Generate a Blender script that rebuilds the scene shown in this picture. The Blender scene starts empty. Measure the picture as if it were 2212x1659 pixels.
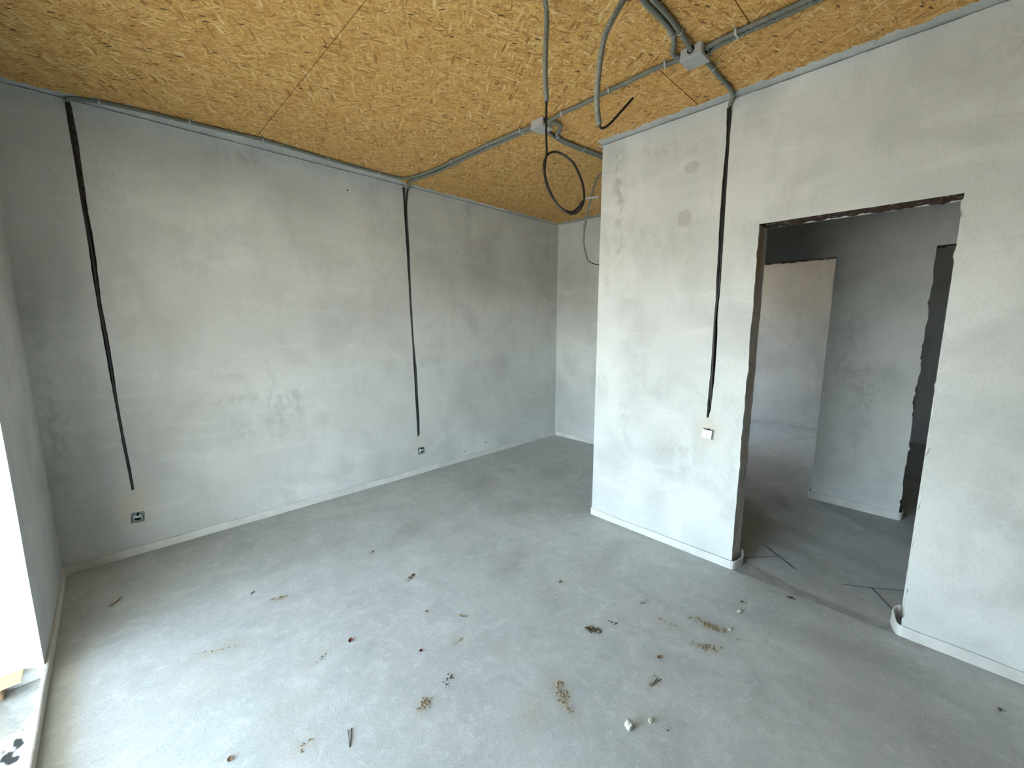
import bpy, bmesh, math, random
from mathutils import Vector, Matrix, noise
random.seed(7)
C = bpy.context.scene.collection
SC = bpy.context.scene

# ------------------------------------------------------------------ camera, sky, exposure
def look_cam():
    yaw, pitch, roll = 0.7996, -0.1454, 0.0007
    fw = Vector((math.cos(yaw)*math.cos(pitch), math.sin(yaw)*math.cos(pitch), math.sin(pitch)))
    r0 = Vector((math.sin(yaw), -math.cos(yaw), 0)); u0 = r0.cross(fw)
    r = math.cos(roll)*r0 + math.sin(roll)*u0; u = -math.sin(roll)*r0 + math.cos(roll)*u0
    cd = bpy.data.cameras.new('camera'); co = bpy.data.objects.new('camera', cd); C.objects.link(co)
    cd.sensor_fit = 'HORIZONTAL'; cd.sensor_width = 36.0; cd.lens = 891.16*36.0/2212.0
    cd.clip_start = 0.02
    m = Matrix((r, u, -fw)).transposed().to_4x4(); m.translation = (0.3392, 0.0, 1.5045)
    co.matrix_world = m
    SC.camera = co
look_cam()

SKY_STRENGTH = 1.0; SKY_SATURATION = 0.78
w = bpy.data.worlds.new('overcast_sky'); SC.world = w; w.use_nodes = True
nt = w.node_tree; bg = nt.nodes['Background']
sky = nt.nodes.new('ShaderNodeTexSky'); sky.sky_type = 'NISHITA'; sky.sun_disc = False
sky.sun_elevation = math.radians(48); sky.sun_rotation = math.radians(90); sky.air_density = 1.0; sky.dust_density = 2.4; sky.ozone_density = 1.0
hs = nt.nodes.new('ShaderNodeHueSaturation'); hs.inputs['Hue'].default_value = 0.486; hs.inputs['Saturation'].default_value = SKY_SATURATION
nt.links.new(sky.outputs[0], hs.inputs['Color']); nt.links.new(hs.outputs[0], bg.inputs['Color'])
bg.inputs['Strength'].default_value = SKY_STRENGTH

SC.view_settings.view_transform = 'Standard'; SC.view_settings.look = 'None'
SC.view_settings.gamma = 1.0; SC.view_settings.use_curve_mapping = False
SC.view_settings.exposure = 2.4
SC.cycles.max_bounces = 6; SC.cycles.diffuse_bounces = 4; SC.cycles.glossy_bounces = 2
SC.cycles.use_adaptive_sampling = True; SC.cycles.adaptive_threshold = 0.06; SC.cycles.adaptive_min_samples = 24
SC.cycles.sample_clamp_indirect = 10.0

# room constants (metres)
W, L, P, E, H = 3.5302, 4.5893, 2.9661, 1.7877, 2.75
DL, DR, DH, TH = 0.7517, -0.0172, 2.046, 0.153
E1, WR, WH = 2.5314, 0.60, 2.12            # window opening left edge, right edge, head
YR = -1.7
FAR = 7.588

def portal(name, loc, rot, sx, sy):        # guides light sampling through a real opening, gives no light itself
    d = bpy.data.lights.new(name, 'AREA'); d.shape = 'RECTANGLE'; d.size = sx; d.size_y = sy
    d.cycles.is_portal = True
    o = bpy.data.objects.new(name, d); C.objects.link(o); o.location = loc; o.rotation_euler = rot
portal('sky_portal', (-0.2, (E1+WR)/2, WH/2), (0, -math.pi/2, 0), WH, E1-WR)
portal('sky_portal.001', (L+2.3, 3.5, 1.05), (-math.pi/2, 0, 0), 0.5, 2.1)

# ------------------------------------------------------------------ materials
def mat(name):
    m = bpy.data.materials.new(name); m.use_nodes = True
    nt = m.node_tree; b = nt.nodes['Principled BSDF']
    return m, nt, b
def N(nt, t, **k):
    n = nt.nodes.new(t)
    for a, v in k.items():
        if a in ('inp',):
            for i, x in v.items(): n.inputs[i].default_value = x
        else: setattr(n, a, v)
    return n
def math_(nt, op, a, b=None, c=None, clamp=False):
    n = nt.nodes.new('ShaderNodeMath'); n.operation = op; n.use_clamp = clamp
    for i, x in enumerate((a, b, c)):
        if x is None: continue
        if isinstance(x, (int, float)): n.inputs[i].default_value = x
        else: nt.links.new(x, n.inputs[i])
    return n.outputs[0]
def mix(nt, f, a, b, typ='MIX'):
    n = nt.nodes.new('ShaderNodeMix'); n.data_type = 'RGBA'; n.blend_type = typ
    for i, x in ((0, f), (6, a), (7, b)):
        if isinstance(x, (int, float)): n.inputs[i].default_value = x
        elif isinstance(x, tuple): n.inputs[i].default_value = (*x, 1)
        else: nt.links.new(x, n.inputs[i])
    return n.outputs[2]
def pos(nt, scale=(1, 1, 1), rot=(0, 0, 0), loc=(0, 0, 0)):
    g = nt.nodes.new('ShaderNodeNewGeometry'); mp = nt.nodes.new('ShaderNodeMapping')
    nt.links.new(g.outputs['Position'], mp.inputs[0])
    mp.inputs['Scale'].default_value = scale; mp.inputs['Rotation'].default_value = rot; mp.inputs['Location'].default_value = loc
    return mp.outputs[0]
def nz(nt, vec, scale, detail=4, rough=0.55, dist=0):
    n = nt.nodes.new('ShaderNodeTexNoise'); nt.links.new(vec, n.inputs['Vector'])
    n.inputs['Scale'].default_value = scale; n.inputs['Detail'].default_value = detail
    n.inputs['Roughness'].default_value = rough; n.inputs['Distortion'].default_value = dist
    return n.outputs[0]
def ramp(nt, f, stops):
    n = nt.nodes.new('ShaderNodeValToRGB'); nt.links.new(f, n.inputs[0])
    e = n.color_ramp.elements
    while len(e) < len(stops): e.new(0.5)
    for x, (p, c) in zip(e, stops):
        x.position = p; x.color = (*c, 1) if isinstance(c, tuple) else (c, c, c, 1)
    return n.outputs[0]
def attr(nt, name):
    n = nt.nodes.new('ShaderNodeAttribute'); n.attribute_name = name
    return n.outputs['Fac']
def bump(nt, b, h, strength, dist=0.01):
    n = nt.nodes.new('ShaderNodeBump'); n.inputs['Strength'].default_value = strength; n.inputs['Distance'].default_value = dist
    nt.links.new(h, n.inputs['Height']); nt.links.new(n.outputs[0], b.inputs['Normal'])

def plaster_mat(name, base=(0.635, 0.645, 0.625)):
    m, nt, b = mat(name)
    big = nz(nt, pos(nt), 1.1, 2, 0.5)
    mid = nz(nt, pos(nt, (1, 1, 0.45)), 6.0, 4, 0.62, 0.4)
    fine = nz(nt, pos(nt), 90.0, 1, 0.6)
    stre = nz(nt, pos(nt, (1, 1, 0.12)), 14.0, 4, 0.6, 0.2)
    big2 = nz(nt, pos(nt, (1, 1, 0.8), (0, 0, 0), (4, 2, 7)), 2.7, 3, 0.55, 0.5)
    hor = nz(nt, pos(nt, (0.35, 0.35, 1.6)), 5.0, 4, 0.65, 0.5)
    col = mix(nt, ramp(nt, big, [(0.36, 0.0), (0.66, 1.0)]), tuple(c*0.86 for c in base), tuple(min(1, c*1.07) for c in base))
    col = mix(nt, math_(nt, 'MULTIPLY', ramp(nt, big2, [(0.50, 0.0), (0.66, 1.0)]), 0.42), col, tuple(c*0.70 for c in base))
    col = mix(nt, math_(nt, 'MULTIPLY', ramp(nt, mid, [(0.52, 0.0), (0.68, 1.0)]), 0.30), col, tuple(c*0.74 for c in base))
    col = mix(nt, math_(nt, 'MULTIPLY', ramp(nt, hor, [(0.54, 0.0), (0.66, 1.0)]), 0.22), col, tuple(min(1, c*1.2) for c in base))
    col = mix(nt, math_(nt, 'MULTIPLY', ramp(nt, fine, [(0.3, 1.0), (0.55, 0.0)]), 0.14), col, (0.33, 0.33, 0.31))
    dk = attr(nt, 'dark')
    spot = nz(nt, pos(nt, (1, 1, 0.7)), 17.0, 4, 0.72, 0.3)
    dkb = math_(nt, 'MULTIPLY', dk, math_(nt, 'ADD', ramp(nt, spot, [(0.44, 0.0), (0.60, 0.8)]), math_(nt, 'MULTIPLY', stre, 0.25)), None, True)
    col = mix(nt, math_(nt, 'MULTIPLY', dkb, 0.85), col, tuple(c*0.56 for c in base))
    sc = attr(nt, 'scuff')
    scb = ramp(nt, math_(nt, 'ADD', sc, math_(nt, 'MULTIPLY', mid, 0.35)), [(0.50, 0.0), (0.58, 1.0)])
    col = mix(nt, math_(nt, 'MULTIPLY', scb, 0.55), col, (0.40, 0.385, 0.33))
    pa = attr(nt, 'patch')
    pab = math_(nt, 'MULTIPLY', math_(nt, 'SUBTRACT', math_(nt, 'ADD', pa, math_(nt, 'MULTIPLY', mid, 0.9)), 0.62), 1.6, None, True)
    col = mix(nt, math_(nt, 'MULTIPLY', pab, 0.55), col, (0.60, 0.545, 0.44))
    nt.links.new(col, b.inputs['Base Color'])
    b.inputs['Roughness'].default_value = 0.9; b.inputs['Specular IOR Level'].default_value = 0.2
    bump(nt, b, nz(nt, pos(nt), 30.0, 2, 0.6), 0.14, 0.006)
    return m
M_PL = plaster_mat('grey_plaster')

def simple(name, col, rough=0.7, metal=0.0, spec=0.3, var=0.0, vscale=30, bumps=0.0):
    m, nt, b = mat(name)
    b.inputs['Roughness'].default_value = rough; b.inputs['Metallic'].default_value = metal
    b.inputs['Specular IOR Level'].default_value = spec
    n = nz(nt, pos(nt), vscale, 4)
    c = mix(nt, ramp(nt, n, [(0.3, 0.0), (0.7, 1.0)]), tuple(x*(1-var) for x in col), tuple(min(1, x*(1+var)) for x in col))
    nt.links.new(c, b.inputs['Base Color'])
    if bumps: bump(nt, b, n, bumps, 0.01)
    return m
M_CHASE = simple('chase_masonry', (0.20, 0.175, 0.15), 0.95, var=0.5, vscale=35, bumps=0.6)
M_FOAM = simple('foam_edge_strip', (0.62, 0.61, 0.575), 0.75, var=0.10, vscale=9, bumps=0.15)
M_CONDUIT = simple('grey_conduit_plastic', (0.215, 0.22, 0.185), 0.5, spec=0.3, var=0.06)
M_CABLE = simple('black_cable_sheath', (0.012, 0.011, 0.012), 0.42, spec=0.45, var=0.2)
M_CLIP = simple('pale_clip_plastic', (0.46, 0.44, 0.41), 0.5, var=0.05)
M_BOX = simple('light_grey_box_plastic', (0.42, 0.42, 0.40), 0.5, var=0.04)
M_BOXD = simple('box_opening_dark', (0.02, 0.02, 0.02), 0.9)
M_ZINC = simple('galvanised_plate', (0.20, 0.23, 0.235), 0.42, 0.7, var=0.25, vscale=60)
M_SOCK = simple('pale_insulator', (0.62, 0.66, 0.66), 0.5, var=0.06)
M_WHITE = simple('white_rocker_plastic', (0.86, 0.88, 0.90), 0.35, var=0.01)
M_DARK = simple('dark_recess', (0.008, 0.008, 0.008), 0.8)
M_CUT = simple('saw_cut_dark', (0.075, 0.078, 0.075), 0.95)
M_CLEAR = simple('stripped_cable_end', (0.40, 0.38, 0.36), 0.3, spec=0.6, var=0.2, vscale=120)
M_MUD = simple('dried_mud', (0.30, 0.23, 0.14), 0.95, var=0.35, vscale=120)
M_MUDD = simple('dark_mud', (0.085, 0.06, 0.035), 0.95, var=0.4, vscale=120)
M_RED = simple('reddish_scrap', (0.17, 0.05, 0.035), 0.8, var=0.3, vscale=150)
M_CHIP = simple('plaster_chip', (0.60, 0.57, 0.49), 0.9, var=0.35, vscale=90)
M_TWIG = simple('dry_twig', (0.10, 0.08, 0.06), 0.9, var=0.3, vscale=120)
M_LEAF = simple('dry_leaf', (0.22, 0.13, 0.07), 0.8, var=0.35, vscale=150)
M_SOIL = simple('outside_ground', (0.57, 0.50, 0.38), 0.95, var=0.1, vscale=3)
M_WOODP = simple('pale_cut_wood', (0.55, 0.42, 0.25), 0.7, var=0.12, vscale=25)
M_WOODB = simple('brown_wet_wood', (0.20, 0.125, 0.07), 0.8, var=0.35, vscale=30)

def jamb_mat():
    m, nt, b = mat('raw_jamb_masonry')
    n = nz(nt, pos(nt, (1, 1, 0.3)), 22, 5, 0.65); rust = attr(nt, 'patch')
    c = mix(nt, ramp(nt, n, [(0.35, 0.0), (0.65, 1.0)]), (0.50, 0.465, 0.42), (0.74, 0.71, 0.66))
    r = math_(nt, 'MULTIPLY', rust, ramp(nt, n, [(0.3, 0.3), (0.6, 1.0)]), None, True)
    c = mix(nt, r, c, (0.36, 0.19, 0.07))
    nt.links.new(c, b.inputs['Base Color']); b.inputs['Roughness'].default_value = 0.95
    bump(nt, b, n, 0.5, 0.01)
    return m
M_JAMB = jamb_mat()
def brick_mat():
    m, nt, b = mat('broken_brick')
    n = nz(nt, pos(nt, (1, 1, 1)), 28, 5, 0.7)
    c = ramp(nt, n, [(0.36, (0.02, 0.015, 0.012)), (0.47, (0.13, 0.06, 0.04)), (0.56, (0.04, 0.03, 0.022)), (0.64, (0.40, 0.36, 0.30)), (0.70, (0.05, 0.03, 0.02))])
    nt.links.new(c, b.inputs['Base Color']); b.inputs['Roughness'].default_value = 0.95
    bump(nt, b, n, 0.7, 0.015)
    return m
M_BRICK = brick_mat()

def concrete_mat():
    m, nt, b = mat('concrete_screed')
    big = nz(nt, pos(nt), 0.9, 4, 0.55, 0.6)
    mid = nz(nt, pos(nt, (1, 0.7, 1), (0, 0, 0.6)), 3.6, 5, 0.62, 0.8)
    sml = nz(nt, pos(nt), 24, 4, 0.7)
    fine = nz(nt, pos(nt), 170, 2, 0.7)
    blot = nz(nt, pos(nt, (1, 1, 1), (0, 0, 0.3), (3, 8, 0)), 7.5, 5, 0.68, 0.6)
    A, B_ = (0.455, 0.475, 0.46), (0.545, 0.565, 0.55)
    col = mix(nt, ramp(nt, big, [(0.32, 0.0), (0.68, 1.0)]), A, B_)
    col = mix(nt, math_(nt, 'MULTIPLY', ramp(nt, mid, [(0.50, 0.0), (0.68, 1.0)]), 0.45), col, (0.37, 0.39, 0.385))
    col = mix(nt, math_(nt, 'MULTIPLY', ramp(nt, mid, [(0.30, 1.0), (0.44, 0.0)]), 0.45), col, (0.63, 0.645, 0.62))
    col = mix(nt, math_(nt, 'MULTIPLY', ramp(nt, blot, [(0.53, 0.0), (0.60, 1.0)]), 0.28), col, (0.65, 0.67, 0.66))
    col = mix(nt, math_(nt, 'MULTIPLY', ramp(nt, blot, [(0.36, 1.0), (0.44, 0.0)]), 0.30), col, (0.37, 0.385, 0.375))
    col = mix(nt, math_(nt, 'MULTIPLY', ramp(nt, sml, [(0.55, 0.0), (0.66, 1.0)]), 0.40), col, (0.68, 0.70, 0.69))
    col = mix(nt, math_(nt, 'MULTIPLY', ramp(nt, sml, [(0.34, 1.0), (0.44, 0.0)]), 0.25), col, (0.33, 0.345, 0.335))
    col = mix(nt, math_(nt, 'MULTIPLY', ramp(nt, fine, [(0.58, 0.0), (0.68, 1.0)]), 0.55), col, (0.25, 0.26, 0.255))
    col = mix(nt, math_(nt, 'MULTIPLY', ramp(nt, fine, [(0.30, 1.0), (0.42, 0.0)]), 0.45), col, (0.75, 0.77, 0.76))
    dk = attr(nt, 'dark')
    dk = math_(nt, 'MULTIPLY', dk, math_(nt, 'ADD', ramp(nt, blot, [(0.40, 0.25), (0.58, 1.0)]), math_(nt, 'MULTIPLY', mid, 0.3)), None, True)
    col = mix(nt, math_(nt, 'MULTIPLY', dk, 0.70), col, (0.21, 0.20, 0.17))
    mu = attr(nt, 'mud')
    mu = math_(nt, 'MULTIPLY', mu, ramp(nt, sml, [(0.42, 0.0), (0.56, 1.0)]), None, True)
    col = mix(nt, math_(nt, 'MULTIPLY', mu, 0.75), col, (0.42, 0.36, 0.26))
    bl = attr(nt, 'black')
    bl = ramp(nt, math_(nt, 'ADD', bl, math_(nt, 'MULTIPLY', blot, 0.9)), [(0.80, 0.0), (0.95, 1.0)])
    col = mix(nt, bl, col, (0.03, 0.032, 0.03))
    nt.links.new(col, b.inputs['Base Color'])
    b.inputs['Roughness'].default_value = 0.72; b.inputs['Specular IOR Level'].default_value = 0.25
    bump(nt, b, nz(nt, pos(nt), 60.0, 2, 0.7), 0.14, 0.004)
    return m
M_CON = concrete_mat()

def osb_mat():
    m, nt, b = mat('osb_board')
    g = nt.nodes.new('ShaderNodeNewGeometry')
    oi = nt.nodes.new('ShaderNodeObjectInfo')
    warp = nt.nodes.new('ShaderNodeTexNoise'); warp.inputs['Scale'].default_value = 9.0; warp.inputs['Detail'].default_value = 3
    nt.links.new(g.outputs['Position'], warp.inputs['Vector'])
    wv = nt.nodes.new('ShaderNodeVectorMath'); wv.operation = 'MULTIPLY_ADD'
    nt.links.new(warp.outputs['Color'], wv.inputs[0]); wv.inputs[1].default_value = (0.035, 0.035, 0); nt.links.new(g.outputs['Position'], wv.inputs[2])
    col = None; height = None
    layers = [(0.2, 40, 190, 0.00), (1.35, 34, 170, 0.35), (-0.75, 30, 150, 0.40), (0.75, 30, 170, 0.45), (2.2, 26, 130, 0.55), (-0.2, 20, 110, 0.66), (1.0, 15, 85, 0.78)]
    for i, (ang, sx, sy, thr) in enumerate(layers):
        mp = nt.nodes.new('ShaderNodeMapping'); mp.vector_type = 'TEXTURE'
        nt.links.new(wv.outputs[0], mp.inputs[0])
        mp.inputs['Rotation'].default_value = (0, 0, ang); mp.inputs['Scale'].default_value = (1/sx, 1/sy, 1)
        mp.inputs['Location'].default_value = (i*3.7, i*1.9, 0)
        v = nt.nodes.new('ShaderNodeTexVoronoi'); v.voronoi_dimensions = '2D'; v.feature = 'F1'; v.inputs['Scale'].default_value = 1.0
        nt.links.new(mp.outputs[0], v.inputs['Vector'])
        sp = nt.nodes.new('ShaderNodeSeparateColor'); nt.links.new(v.outputs['Color'], sp.inputs[0])
        tone = ramp(nt, sp.outputs[0], [(0.0, (0.30, 0.135, 0.032)), (0.12, (0.56, 0.29, 0.078)), (0.45, (0.77, 0.43, 0.13)), (0.80, (0.90, 0.56, 0.20)), (1.0, (0.97, 0.74, 0.36))])
        gr = nt.nodes.new('ShaderNodeTexNoise'); gr.inputs['Scale'].default_value = 5.0; gr.inputs['Detail'].default_value = 1
        mp2 = nt.nodes.new('ShaderNodeMapping'); nt.links.new(mp.outputs[0], mp2.inputs[0]); mp2.inputs['Scale'].default_value = (0.35, 1.0, 1)
        nt.links.new(mp2.outputs[0], gr.inputs['Vector'])
        tone = mix(nt, math_(nt, 'MULTIPLY', ramp(nt, gr.outputs[0], [(0.42, 1.0), (0.6, 0.0)]), 0.30), tone, (0.42, 0.21, 0.05))
        edge = ramp(nt, v.outputs['Distance'], [(0.35, 0.0), (0.75, 1.0)])
        tone = mix(nt, math_(nt, 'MULTIPLY', edge, 0.38), tone, (0.27, 0.13, 0.03))
        if col is None: col, height = tone, sp.outputs[1]
        else:
            msk = math_(nt, 'GREATER_THAN', sp.outputs[2], thr)
            msk = math_(nt, 'MULTIPLY', msk, math_(nt, 'LESS_THAN', v.outputs['Distance'], 0.62))
            col = mix(nt, msk, col, tone)
            hm = nt.nodes.new('ShaderNodeMix'); hm.data_type = 'FLOAT'
            nt.links.new(msk, hm.inputs[0]); nt.links.new(height, hm.inputs[2]); nt.links.new(sp.outputs[1], hm.inputs[3])
            height = hm.outputs[0]
    # scattered dark bark slivers
    mp = nt.nodes.new('ShaderNodeMapping'); mp.vector_type = 'TEXTURE'; nt.links.new(wv.outputs[0], mp.inputs[0])
    mp.inputs['Rotation'].default_value = (0, 0, -0.5); mp.inputs['Scale'].default_value = (1/22, 1/70, 1)
    v = nt.nodes.new('ShaderNodeTexVoronoi'); v.voronoi_dimensions = '2D'; nt.links.new(mp.outputs[0], v.inputs['Vector']); v.inputs['Scale'].default_value = 1.0
    sp = nt.nodes.new('ShaderNodeSeparateColor'); nt.links.new(v.outputs['Color'], sp.inputs[0])
    msk = math_(nt, 'MULTIPLY', math_(nt, 'GREATER_THAN', sp.outputs[0], 0.972), math_(nt, 'LESS_THAN', v.outputs['Distance'], 0.30))
    col = mix(nt, msk, col, (0.07, 0.03, 0.012))
    sp1 = nz(nt, pos(nt, (1, 2.2, 1), (0, 0, 0.7)), 85, 4, 0.75)
    sp2 = nz(nt, pos(nt, (2.4, 1, 1), (0, 0, 0.5)), 60, 4, 0.75)
    col = mix(nt, math_(nt, 'MULTIPLY', ramp(nt, sp1, [(0.57, 0.0), (0.67, 1.0)]), 0.55), col, (0.19, 0.10, 0.035))
    col = mix(nt, math_(nt, 'MULTIPLY', ramp(nt, sp2, [(0.56, 0.0), (0.68, 1.0)]), 0.45), col, (0.95, 0.68, 0.32))
    big = nz(nt, pos(nt), 1.3, 3)
    col = mix(nt, math_(nt, 'MULTIPLY', ramp(nt, big, [(0.35, 0.0), (0.7, 1.0)]), 0.22), col, (0.66, 0.33, 0.10))
    nt.links.new(col, b.inputs['Base Color'])
    b.inputs['Roughness'].default_value = 0.62; b.inputs['Specular IOR Level'].default_value = 0.25
    bump(nt, b, sp1, 0.22, 0.003)
    return m
M_OSB = osb_mat()

# ------------------------------------------------------------------ object helpers
def link(name, verts, faces, mats, parent=None, midx=None, attrs=None, smooth=False):
    me = bpy.data.meshes.new(name); me.from_pydata(verts, [], faces)
    for m in (mats if isinstance(mats, (list, tuple)) else [mats]): me.materials.append(m)
    if midx: me.polygons.foreach_set('material_index', midx)
    for k, vals in (attrs or {}).items():
        a = me.attributes.new(k, 'FLOAT', 'POINT'); a.data.foreach_set('value', vals)
    if smooth: me.polygons.foreach_set('use_smooth', [True]*len(me.polygons))
    me.update()
    o = bpy.data.objects.new(name, me); C.objects.link(o)
    if parent: o.parent = parent
    return o
def put(name, bm, m, parent=None, smooth=False):
    me = bpy.data.meshes.new(name); bmesh.ops.recalc_face_normals(bm, faces=bm.faces); bm.to_mesh(me); bm.free()
    for x in (m if isinstance(m, (list, tuple)) else [m]): me.materials.append(x)
    if smooth: me.polygons.foreach_set('use_smooth', [True]*len(me.polygons))
    o = bpy.data.objects.new(name, me); C.objects.link(o)
    if parent: o.parent = parent
    return o
def tag(o, label=None, cat=None, group=None, kind=None):
    if label: o['label'] = label
    if cat: o['category'] = cat
    if group: o['group'] = group
    if kind: o['kind'] = kind
    return o
def empty(name, loc, label, cat, group=None):
    o = bpy.data.objects.new(name, None); o.empty_display_size = 0.05; C.objects.link(o); o.location = loc
    return tag(o, label, cat, group)
def at_root(o, root):                       # geometry was written in world metres: keep it there under its Empty
    o.parent = root; o.matrix_parent_inverse = Matrix.Translation(-Vector(root.location))
    return o
def add_box(bm, x0, x1, y0, y1, z0, z1, bev=0.0):
    r = bmesh.ops.create_cube(bm, size=1.0)
    bmesh.ops.scale(bm, vec=(x1-x0, y1-y0, z1-z0), verts=r['verts'])
    bmesh.ops.translate(bm, vec=((x0+x1)/2, (y0+y1)/2, (z0+z1)/2), verts=r['verts'])
    if bev:
        es = list({e for v in r['verts'] for e in v.link_edges})
        bmesh.ops.bevel(bm, geom=es, offset=bev, segments=2, affect='EDGES', profile=0.5)
def box(name, x0, x1, y0, y1, z0, z1, m, parent=None, bev=0.0):
    bm = bmesh.new(); add_box(bm, x0, x1, y0, y1, z0, z1, bev)
    return put(name, bm, m, parent)
def n1(x, s=0.0): return noise.noise(Vector((x, s*7.31+0.37, s*1.7)))
def interp(tab, z):                          # table rows (z, value...) sorted by falling z
    if z >= tab[0][0]: return tab[0][1:]
    for a, b in zip(tab, tab[1:]):
        if a[0] >= z >= b[0]:
            t = (a[0]-z)/max(1e-9, a[0]-b[0])
            return tuple(p+(q-p)*t for p, q in zip(a[1:], b[1:]))
    return tab[-1][1:]

def spline(pts, step):
    P_ = [Vector(p) for p in pts]; out = []
    P_ = [P_[0]*2-P_[1]] + P_ + [P_[-1]*2-P_[-2]]
    for i in range(1, len(P_)-2):
        a, b, c, d = P_[i-1:i+3]; n = max(2, int((c-b).length/step)+1)
        for k in range(n):
            t = k/n
            out.append(0.5*((2*b)+(c-a)*t+(2*a-5*b+4*c-d)*t*t+(3*b-a-3*c+d)*t**3))
    out.append(P_[-2].copy())
    return out
def resample(pts, step):
    d = [0.0]
    for a, b in zip(pts, pts[1:]): d.append(d[-1]+(b-a).length)
    n = max(2, int(d[-1]/step)); out = []; j = 0
    for i in range(n+1):
        s = d[-1]*i/n
        while j < len(d)-2 and d[j+1] < s: j += 1
        t = (s-d[j])/max(1e-9, d[j+1]-d[j]); out.append(pts[j].lerp(pts[j+1], min(1, max(0, t))))
    return out
def frames(pts):
    T = [(pts[min(i+1, len(pts)-1)]-pts[max(i-1, 0)]).normalized() for i in range(len(pts))]
    ref = Vector((0, 0, 1)) if abs(T[0].z) < 0.9 else Vector((1, 0, 0))
    n = (ref - T[0]*ref.dot(T[0])).normalized(); out = []
    for t in T:
        n = (n - t*n.dot(t)).normalized(); out.append((t, n, t.cross(n)))
    return out
def sweep(name, ctrl, rad, m, parent=None, sides=10, step=0.012, pitch=None, hollow=False, flat=1.0):
    pts = spline(ctrl, step/2)
    if pitch: pts = resample(pts, pitch/4)
    else: pts = resample(pts, step)
    fr = frames(pts); V = []; F = []
    prof = (1.0, 0.96, 0.80, 0.96)
    for i, (p, (t, n, b)) in enumerate(zip(pts, fr)):
        r = rad*(prof[i % 4] if pitch else 1.0)
        for k in range(sides):
            a = 2*math.pi*k/sides
            V.append(p + n*(r*math.cos(a)) + b*(r*flat*math.sin(a)))
    for i in range(len(pts)-1):
        for k in range(sides):
            k2 = (k+1) % sides
            F.append((i*sides+k, i*sides+k2, (i+1)*sides+k2, (i+1)*sides+k))
    F.append(tuple(range(sides))[::-1]); F.append(tuple(range((len(pts)-1)*sides, len(pts)*sides)))
    o = link(name, [tuple(v) for v in V], F, m, None, smooth=True)
    if parent: at_root(o, parent)
    return o
def conduit(name, ctrl, label, cat='conduit', rad=0.0112, pitch=0.0046, group=None):
    root = empty(name, ctrl[0], label, cat, group)
    sweep('corrugated_tube', ctrl, rad, M_CONDUIT, root, pitch=pitch)
    return root
def clip(root, ctrl, near, rad=0.0112, two=None):       # strap saddle over a ceiling conduit
    pts = resample(spline(ctrl, 0.01), 0.01)
    i = min(range(len(pts)), key=lambda k: (pts[k]-Vector(near)).length); i = min(max(i, 1), len(pts)-2)
    t = (pts[i+1]-pts[i-1]); t.z = 0; t.normalize(); s = Vector((-t.y, t.x, 0)); p = pts[i]
    R = rad+0.0015; prof = [(-R-0.014, R*0.98-0.0012)]
    prof.append((-R, R*0.9))
    for k in range(9):
        a = math.pi*k/8; prof.append((-R*math.cos(a), -R*math.sin(a)))
    prof.append((R, R*0.9))
    V = []; F = []; hw = 0.0045
    for d, z in prof:
        for e in (-hw, hw):
            for o_ in (0, 0.0016):
                nrm = Vector((d, 0, z)).normalized() if abs(d) <= R+1e-6 and z <= 0.0 else Vector((0, 0, 0))
                q = p + s*(d + nrm.x*o_) + t*e + Vector((0, 0, z + nrm.z*o_ - (o_ if nrm.length == 0 else 0)))
                V.append(tuple(q))
    for j in range(len(prof)-1):
        a = j*4; b = a+4
        F += [(a+1, b+1, b+3, a+3), (a, a+2, b+2, b), (a, b, b+1, a+1), (a+2, a+3, b+3, b+2)]
    at_root(link('clip', V, F, M_CLIP), root)

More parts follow.
